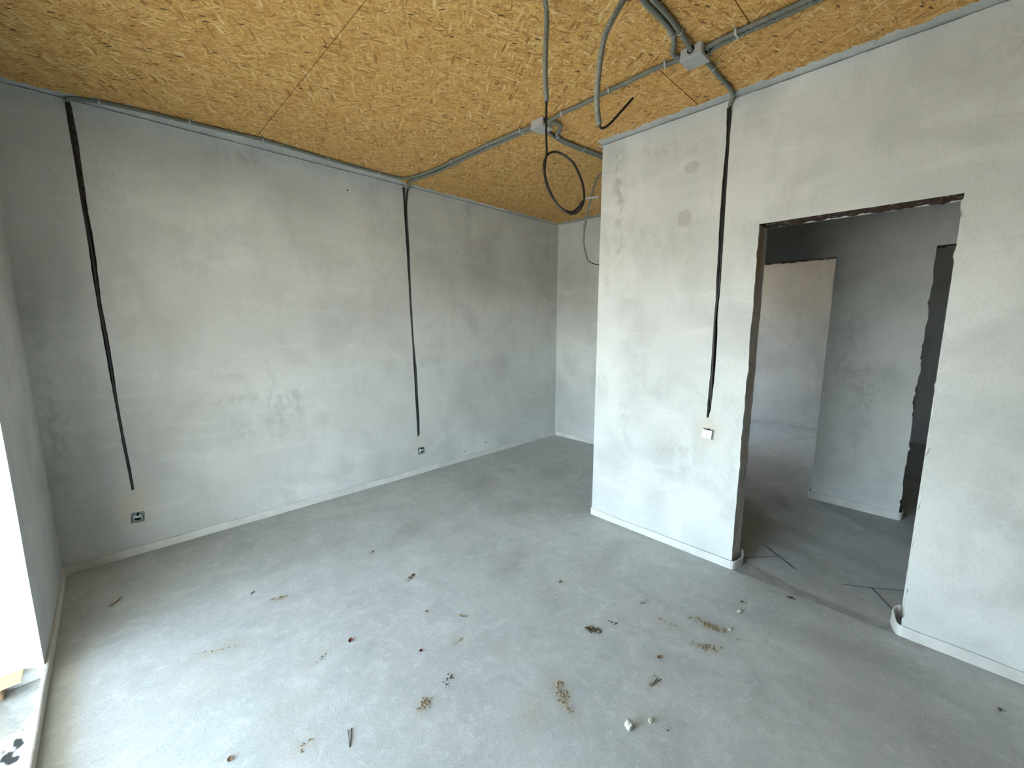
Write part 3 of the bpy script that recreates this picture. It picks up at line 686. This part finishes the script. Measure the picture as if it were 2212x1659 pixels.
E1p = [(2.400,0.880,z-.006),(2.399,0.828,z),(2.395,0.741,z),(2.396,0.653,z),(2.398,0.556,z),(2.400,0.42,z),(2.40,-0.2,z),(2.40,-1.5,z)]
c = conduit('corrugated_conduit', E1p, 'grey conduit leaving the nearer box toward the top right, upper of a pair')
for q in [(2.395,0.744,z),(2.4,0.3,z)]: clip(c, E1p, q)
E2p = [(2.452,0.895,z-.006),(2.445,0.865,z),(2.427,0.825,z),(2.421,0.749,z),(2.426,0.662,z),(2.427,0.563,z),(2.427,0.42,z),(2.427,-0.2,z),(2.427,-1.5,z)]
c = conduit('corrugated_conduit', E2p, 'grey conduit leaving the nearer box toward the top right, lower of a pair')
for q in [(2.421,0.744,z),(2.427,0.3,z)]: clip(c, E2p, q)
S = [(2.450,0.914,z-.008),(2.549,0.905,z),(2.623,0.909,z),(2.718,0.909,z),(2.810,0.908,z),(2.882,0.914,z),(2.932,0.930,z-.004),(2.952,0.945,2.722),(2.957,0.948,2.705)]
c = conduit('corrugated_conduit', S, 'short grey conduit from the nearer box down to the partition chase')
for q in [(2.578,0.906,z),(2.90,0.918,z)]: clip(c, S, q)
F1 = [(2.375,0.918,z-.012),(2.290,0.911,z-.004),(2.202,0.905,z),(2.107,0.899,z),(2.014,0.900,z),(1.942,0.898,z),(1.86,0.86,z),(1.72,0.88,z),(1.62,0.98,z),(1.61,1.10,z-.002),(1.645,1.165,z-.006),(1.672,1.184,z-.035),(1.679,1.187,z-.07),(1.678,1.187,2.640),(1.676,1.189,2.543),(1.679,1.191,2.462),(1.686,1.188,2.381)]
c = conduit('corrugated_conduit', F1, 'grey conduit from the nearer box hanging straight down over the cable loop', rad=.0108, pitch=.0072)
clip(c, F1, (2.215,0.905,z), .0108); clip(c, F1, (1.64,0.95,z), .0108)
F2 = [(2.385,0.962,z-.010),(2.366,0.990,z-.004),(2.330,0.990,z-.002),(2.300,0.972,z),(2.229,0.940,z),(2.151,0.929,z),(2.068,0.928,z),(1.980,0.931,z),(1.900,0.925,z-.002),(1.83,0.895,2.722),(1.775,0.868,2.680),(1.725,0.862,2.618),(1.688,0.878,2.555),(1.670,0.909,2.489),(1.676,0.931,2.421),(1.686,0.948,2.341),(1.705,0.959,2.283),(1.727,0.964,2.236)]
c = conduit('corrugated_conduit', F2, 'grey conduit arching down from the nearer box to a free end with a cable stub', rad=.0108, pitch=.0066)
clip(c, F2, (2.21,0.935,z), .0108)
K = 0.909; cam0 = Vector((0.3392, 0.0, 1.5045))
def closer(l): return [tuple(cam0+(Vector(p)-cam0)*K) for p in l]
Hh = [(3.60, 1.95, z), (3.45, 2.02, z)] + [(3.392, 2.075, z-.006)] + closer([(3.669,2.316,2.812),(3.640,2.338,2.712),(3.606,2.355,2.568),(3.576,2.370,2.424),(3.563,2.376,2.260),(3.564,2.358,2.176),(3.572,2.336,2.104)])
c = conduit('corrugated_conduit', Hh, 'thin grey conduit hanging in the alcove behind the partition edge', rad=.0088)
# black cables
def cable(ctrl, rad, label, flat=1.0, step=0.01):
    o = sweep('black_cable', ctrl, rad, M_CABLE, None, sides=10, step=step, flat=flat)
    return tag(o, label, 'cable')
d_ = -0.010
cable([(x, y-d_-.012 if zz < 2.60 else y-.004, zz) for x, y, zz in [(0.303,3.522,2.733),(0.303,3.530,2.690),(0.303,3.534,2.560),(0.306,3.534,2.438),(0.309,3.534,2.214),(0.313,3.534,2.061),(0.318,3.534,1.879),(0.319,3.534,1.637),(0.327,3.534,1.388),(0.332,3.534,1.102),(0.338,3.534,0.836),(0.346,3.534,0.621),(0.352,3.536,0.450)]], .0075, 'thick black cable down the left wall chase nearest the window')
cable([(2.437,3.508,2.733),(2.432,3.515,2.715),(2.424,3.524,2.673),(2.411,3.526,2.509),(2.419,3.528,2.265),(2.423,3.530,1.930),(2.429,3.530,1.630),(2.438,3.530,1.314),(2.456,3.530,1.052),(2.460,3.530,0.729),(2.467,3.532,0.405)], .0068, 'black cable down the middle chase of the left wall')
cable([(2.408,3.538,2.3),(2.424,3.538,1.930),(2.431,3.536,1.5),(2.436,3.534,1.20),(2.443,3.532,0.950),(2.448,3.532,0.730),(2.459,3.534,0.385)], .0045, 'thinner black cable splitting beside the middle chase cable')
cable([(2.956,0.948,2.712),(2.957,0.946,2.69),(2.961,0.945,2.650),(2.966,0.947,2.579),(2.968,0.946,2.497),(2.968,0.945,2.291),(2.968,0.943,2.036),(2.968,0.940,1.773),(2.968,0.943,1.666),(2.968,0.950,1.558),(2.968,0.948,1.391),(2.968,0.945,1.222),(2.970,0.941,1.010)], .0068, 'black cable down the partition chase to the light switch')
cable([(2.978,0.955,2.30),(2.972,0.955,1.85),(2.972,0.951,1.50),(2.972,0.952,1.15),(2.974,0.955,0.935)], .004, 'thin black wire beside the light switch cable')
cable([(1.722,0.963,2.262),(1.727,0.962,2.238),(1.732,0.960,2.226),(1.745,0.952,2.228),(1.774,0.943,2.252),(1.812,0.929,2.295),(1.843,0.919,2.329),(1.871,0.913,2.359)], .0046, 'short black cable stub curling up from the arched conduit end')
cable(closer([(3.566,2.345,2.132),(3.570,2.340,2.115),(3.576,2.328,2.083),(3.604,2.295,2.054),(3.663,2.234,2.037),(3.701,2.199,2.049),(3.76,2.14,2.09)]), .0036, 'thin black cable curling from the alcove conduit behind the partition')
Gc = [(1.685,1.189,2.413),(1.683,1.187,2.327),(1.684,1.187,2.258),(1.686,1.185,2.189),(1.672,1.179,2.148),(1.657,1.168,2.098),(1.654,1.145,2.040),(1.658,1.113,1.982),(1.671,1.079,1.944),(1.693,1.054,1.931),(1.724,1.042,1.948),(1.753,1.044,1.992),(1.769,1.060,2.047),(1.776,1.086,2.102),(1.775,1.119,2.156),(1.760,1.156,2.192),(1.736,1.181,2.205),(1.707,1.193,2.193),(1.690,1.198,2.167),(1.676,1.190,2.131),(1.668,1.170,2.067),(1.671,1.141,2.008),(1.688,1.107,1.961),(1.718,1.076,1.946),(1.739,1.059,1.965),(1.753,1.051,1.990)]
loop = empty('looped_cable', Gc[0], 'black cable tied in a hanging loop with a stripped end, below the straight conduit', 'cable')
sweep('cable_sheath', Gc, .0046, M_CABLE, loop, sides=10, step=0.008)
sweep('stripped_end', [(1.751,1.053,1.986),(1.758,1.046,1.997),(1.767,1.039,2.000),(1.783,1.024,2.003),(1.801,1.007,2.006)], .0044, M_CLEAR, loop, sides=10, step=.005)

# ------------------------------------------------------------------ sockets and switch
def cyl(name, p, nrm, r, depth, m, root, seg=24, r2=None):
    bm = bmesh.new(); bmesh.ops.create_cone(bm, cap_ends=True, segments=seg, radius1=r, radius2=r if r2 is None else r2, depth=depth)
    q = Vector((0, 0, 1)).rotation_difference(Vector(nrm)).to_matrix()
    bmesh.ops.rotate(bm, matrix=q, verts=bm.verts, cent=(0, 0, 0)); bmesh.ops.translate(bm, vec=p, verts=bm.verts)
    return at_root(put(name, bm, m), root)
def socket(x, zc, tilt, label):
    r = empty('socket_mechanism', (x, W, zc), label, 'socket', 'bare socket mechanisms on the left wall')
    R = Matrix.Rotation(tilt, 3, 'Y')
    def pl(name, boxes, m, bev=.0015):
        bm = bmesh.new()
        for b in boxes: add_box(bm, *b, bev)
        bmesh.ops.rotate(bm, matrix=R, verts=bm.verts, cent=(0, 0, 0)); bmesh.ops.translate(bm, vec=(x, W, zc), verts=bm.verts)
        return at_root(put(name, bm, m), r)
    pl('mounting_plate', [(-.0335, .0335, -.004, .001, -.034, .034)], M_ZINC)
    def P_(dx, dy, dz): v = R @ Vector((dx, dy, dz)); return (x+v.x, W+v.y, zc+v.z)
    cyl('insulator', P_(0, -.0085, 0), (0, -1, 0), .0235, .012, M_SOCK, r, r2=.0215)
    cyl('contact_well', P_(0, -.0150, -.009), (0, -1, 0), .0095, .001, M_DARK, r, 16)
    for s in (-1, 1):
        cyl('contact_well', P_(s*.0105, -.0151, -.0065), (0, -1, 0), .0072, .001, M_DARK, r, 14)
        cyl('pin_hole', P_(s*.0095, -.0148, .0065), (0, -1, 0), .0022, .0012, M_DARK, r, 10)
        cyl('screw', P_(s*.0285, -.005, .001), (0, -1, 0), .0038, .003, M_DARK, r, 10)
    pl('earth_clip', [(-.006, .006, -.0175, -.004, .014, .031)], M_DARK, .001)
    pl('earth_clip', [(-.005, .005, -.0155, -.004, -.031, -.022)], M_ZINC, .001)
    return r
socket(0.357, 0.250, 0.10, 'bare grey socket mechanism low on the left wall near the window')
socket(2.489, 0.233, -0.02, 'bare grey socket mechanism low on the left wall under the middle chase')
def switch():
    r = empty('light_switch', (P, 0.942, 0.824), 'bare double light switch with two white rockers beside the doorway', 'light switch')
    R = Matrix.Rotation(0.06, 3, 'X')
    def pl(name, b, m, bev=.0015):
        bm = bmesh.new(); add_box(bm, *b, bev)
        bmesh.ops.rotate(bm, matrix=R, verts=bm.verts, cent=(0, 0, 0)); bmesh.ops.translate(bm, vec=(P, 0.942, 0.824), verts=bm.verts)
        return at_root(put(name, bm, m), r)
    pl('mounting_plate', (-.004, .001, -.0345, .0345, -.0345, .0345), M_BOX)
    pl('mechanism', (-.012, -.003, -.026, .0285, -.0265, .0285), M_DARK)
    pl('rocker', (-.0185, -.011, .0035, .0325, -.0285, .0265), M_WHITE, .002)
    pl('rocker', (-.0185, -.011, -.0265, .0025, -.0285, .0265), M_WHITE, .002)
    pl('earth_clip', (-.010, -.003, -.007, .007, .027, .0335), M_DARK, .001)
switch()

# ------------------------------------------------------------------ things outside the window edge
t = empty('wooden_offcut', (-0.14, 2.52, 0.0), 'pale wooden board lying on a brown block outside the window opening', 'wood')
bm = bmesh.new(); add_box(bm, -.16, .084, -.064, .078, .062, .070, .001)
for v in bm.verts: v.co.z += (v.co.x-.084)*0.06 + 0.05*(v.co.y)
put('board', bm, M_WOODP, t)
bm = bmesh.new(); add_box(bm, -.15, .030, -.045, .050, -.002, .060, .004)
for v in bm.verts: v.co.x += 0.006*n1(v.co.y*60, v.co.z*9)
put('block', bm, M_WOODB, t)
st = sweep('upright_stick', [(-0.172, 2.79, -0.003), (-0.172, 2.792, .02), (-0.171, 2.795, .05)], .004, M_WOODB, None, sides=8)
bpy.data.objects.remove(st)

# ------------------------------------------------------------------ debris on the floor
def chunk(bm, x, y, s, flat=0.5, zb=0.0008):
    r = bmesh.ops.create_icosphere(bm, subdivisions=1, radius=s)
    a = random.uniform(0, 6.28); k = random.uniform(0.6, 1.0); ca, sa = math.cos(a), math.sin(a); sd = random.random()*50
    for v in r['verts']:
        q = v.co*(1+0.45*noise.noise(v.co*(1.4/s)+Vector((sd, 0, 0))))
        v.co = Vector((x+q.x*ca-q.y*k*sa, y+q.x*sa+q.y*k*ca, zb+s*flat*0.8+q.z*flat))
def crumbs(name, cx, cy, rx, ry, an, n, s, m, label, cat='dirt', big=1.0):
    bm = bmesh.new()
    for i in range(int(n*1.9)):
        a = random.gauss(0, 0.45)*rx; b = random.gauss(0, 0.45)*ry
        chunk(bm, cx+a*math.cos(an)-b*math.sin(an), cy+a*math.sin(an)+b*math.cos(an), s*random.choice((0.28, 0.38, 0.5, 0.65, 0.95))*(big if i == 0 else 1), 0.45)
    o = put(name, bm, m); tag(o, label, cat, None, 'stuff'); return o
V45 = -0.78
crumbs('mud_crumbs', 1.498, 2.052, .05, .02, .3, 22, .006, M_MUDD, 'dark mud crumbs on a tan smear, left of the floor centre')
crumbs('mud_crumbs', 0.869, 2.391, .045, .02, -.4, 18, .006, M_MUD, 'yellowish mud crumbs on the floor nearest the left wall')
crumbs('mud_crumbs', 0.556, 2.186, .12, .012, -0.5, 20, .0035, M_MUD, 'thin drawn out brown mud scrape in front of the first socket')
crumbs('mud_crumbs', 0.885, 1.800, .07, .02, .5, 10, .0045, M_MUDD, 'faint row of dark mud specks below the drawn out scrape')
crumbs('mud_crumbs', 1.092, 1.279, .035, .03, .3, 26, .0055, M_MUD, 'round tan mud crumb patch at the bottom centre of the floor')
crumbs('mud_crumbs', 1.522, 0.92, .085, .026, -2.05, 34, .0065, M_MUD, 'long footprint shaped mud crumb patch, right of the bottom centre')
crumbs('mud_clump', 1.918, 1.048, .042, .020, -1.35, 40, .008, M_MUDD, 'thickest dark brown mud clump in the floor centre right', 'dirt', 1.5)
crumbs('mud_crumbs', 2.360, 0.650, .085, .024, -1.45, 60, .0065, M_MUD, 'largest trail of tan crumbs in front of the doorway')
crumbs('mud_crumbs', 2.206, 0.611, .06, .024, -1.2, 26, .006, M_MUD, 'smaller tan crumb scatter just below the largest trail')
crumbs('mud_crumbs', 2.235, 0.800, .09, .02, -1.5, 14, .0045, M_RED, 'pinkish crumb scatter left of the largest trail')
crumbs('mud_crumbs', 2.029, 1.008, .035, .010, -1.4, 12, .005, M_TWIG, 'crescent of dark crumbs beside the thickest mud clump')
crumbs('mud_crumbs', 1.844, 0.692, .05, .02, .1, 12, .004, M_MUD, 'faint tan crumbs under the forked twig')
crumbs('mud_crumbs', 2.100, 1.404, .035, .012, V45, 12, .004, M_RED, 'reddish crumbs on the floor, farthest of the mud marks before the partition')
crumbs('mud_crumbs', 1.393, 1.452, .035, .02, 0, 10, .004, M_MUD, 'pale yellow crumb speck cluster mid floor')
crumbs('mud_crumbs', 1.232, 1.302, .05, .025, .2, 9, .005, M_TWIG, 'scatter of black grit above the round tan patch')
crumbs('mud_crumbs', 2.274, 0.980, .05, .02, -.6, 8, .0045, M_TWIG, 'scatter of black grit midway between clump and partition')
crumbs('mud_crumbs', 2.905, 0.41, .02, .012, -1.4, 5, .009, M_MUDD, 'two dark mud lumps at the doorway threshold line')
crumbs('plaster_chips', 2.590, 0.585, .026, .008, .1, 5, .0125, M_CHIP, 'short row of white plaster chips near the doorway', 'rubble')
crumbs('mud_crumbs', 2.675, 0.592, .02, .008, 1.5, 4, .009, M_MUDD, 'pair of dark crumbs above the white plaster chips')
crumbs('mud_crumbs', 1.449, 2.478, .03, .012, .2, 8, .004, M_RED, 'reddish crumbs under the middle of the left wall')
crumbs('mud_crumbs', 0.692, 1.438, .05, .03, 0, 7, .005, M_MUD, 'pale crumbs at the bottom edge left of centre')
def stone(x, y, s, m, label, name='stone', cat='stone', flat=0.7):
    bm = bmesh.new(); r = bmesh.ops.create_icosphere(bm, subdivisions=3 if s > .009 else 2, radius=s); sd = random.random()*40
    for v in r['verts']:
        q = v.co*(1+0.55*noise.noise(v.co*(1.1/s)+Vector((sd, 0, 0)))+0.25*noise.noise(v.co*(3.3/s)+Vector((0, sd, 0))))
        q.x = min(q.x, s*0.62); q.y = max(q.y, -s*0.70); v.co = Vector((x+q.x, y+q.y*0.85, s*flat*0.85+q.z*flat))
    return tag(put(name, bm, m), label, cat)
s = stone(1.597, 0.658, .0165, M_CHIP, 'largest white rubble chunk on the floor, bottom right of centre', 'rubble_chunk', 'rubble', .9)
stone(1.674, 0.614, .010, M_CHIP, 'small grey white rubble bit just right of the largest chunk', 'rubble_chunk', 'rubble', .8)
stone(1.688, 0.553, .0035, M_DARK, 'tiny black pebble right of the white rubble chunks')
stone(2.402, 0.570, .0085, M_CHIP, 'single white pebble right of the largest crumb trail')
stone(2.708, -0.320, .008, M_TWIG, 'dark pebble alone near the right end of the partition')
stone(1.990, 1.35, .003, M_TWIG, 'tiny dark pebble near the reddish crumbs')
def leaf(x, y, ln, wd, an, m, label, curl=.3):
    V = []; F = []; n = 8
    for i in range(n+1):
        t = i/n; h = wd*math.sin(math.pi*min(1, max(0.02, t)))**0.8
        for k in (-1, 0, 1):
            px = (t-.5)*ln; py = k*h; V.append((x+px*math.cos(an)-py*math.sin(an), y+px*math.sin(an)+py*math.cos(an), 0.002+abs(k)*h*curl+ln*curl*(t-.5)**2))
    for i in range(n):
        for k in range(2): a = i*3+k; F.append((a, a+1, a+4, a+3))
    o = link('leaf', V, F, m); md = o.modifiers.new('thickness', 'SOLIDIFY'); md.thickness = .0008
    return tag(o, label, 'leaf')
leaf(1.991, 0.734, .032, .009, -.3, M_LEAF, 'single oval brown leaf on open floor left of the twig')
leaf(1.023, 1.811, .034, .010, .9, M_RED, 'dark red leaf scrap in the left middle of the floor', .5)
leaf(1.232, 1.522, .020, .008, .4, M_RED, 'small red leaf scrap near the floor centre', .6)
leaf(1.396, 1.730, .018, .006, .1, M_RED, 'smallest red leaf scrap, higher than the other red ones', .6)
leaf(0.495, 1.568, .026, .009, 1.2, M_LEAF, 'brown oval leaf at the bottom edge of the floor')
leaf(1.511, 1.570, .055, .006, -1.1, M_MUD, 'slender orange leaf sliver in the middle of the floor', .2)
leaf(0.774, 2.544, .035, .005, .8, M_TWIG, 'dark curled leaf sliver close to the left wall', .6)
leaf(0.221, 2.966, .085, .007, .9, M_LEAF, 'brown leaf sliver in the dark corner by the window pier', .4)
def twig(parts, label):
    o = empty('twig', parts[0][0], label, 'twig')
    for p in parts: sweep('stem', [Vector(q) for q in p], .0014, M_TWIG, o, sides=6)
twig([[(1.820,0.690,.002),(1.845,0.688,.004),(1.878,0.688,.002)], [(1.822,0.690,.003),(1.850,0.682,.005),(1.884,0.674,.003)]], 'forked dark twig on the right half of the floor')
twig([[(0.811,1.318,.002),(0.826,1.345,.003),(0.845,1.383,.002)], [(0.811,1.319,.002),(0.822,1.352,.004),(0.832,1.386,.003)]], 'forked dark twig at the bottom left of centre')
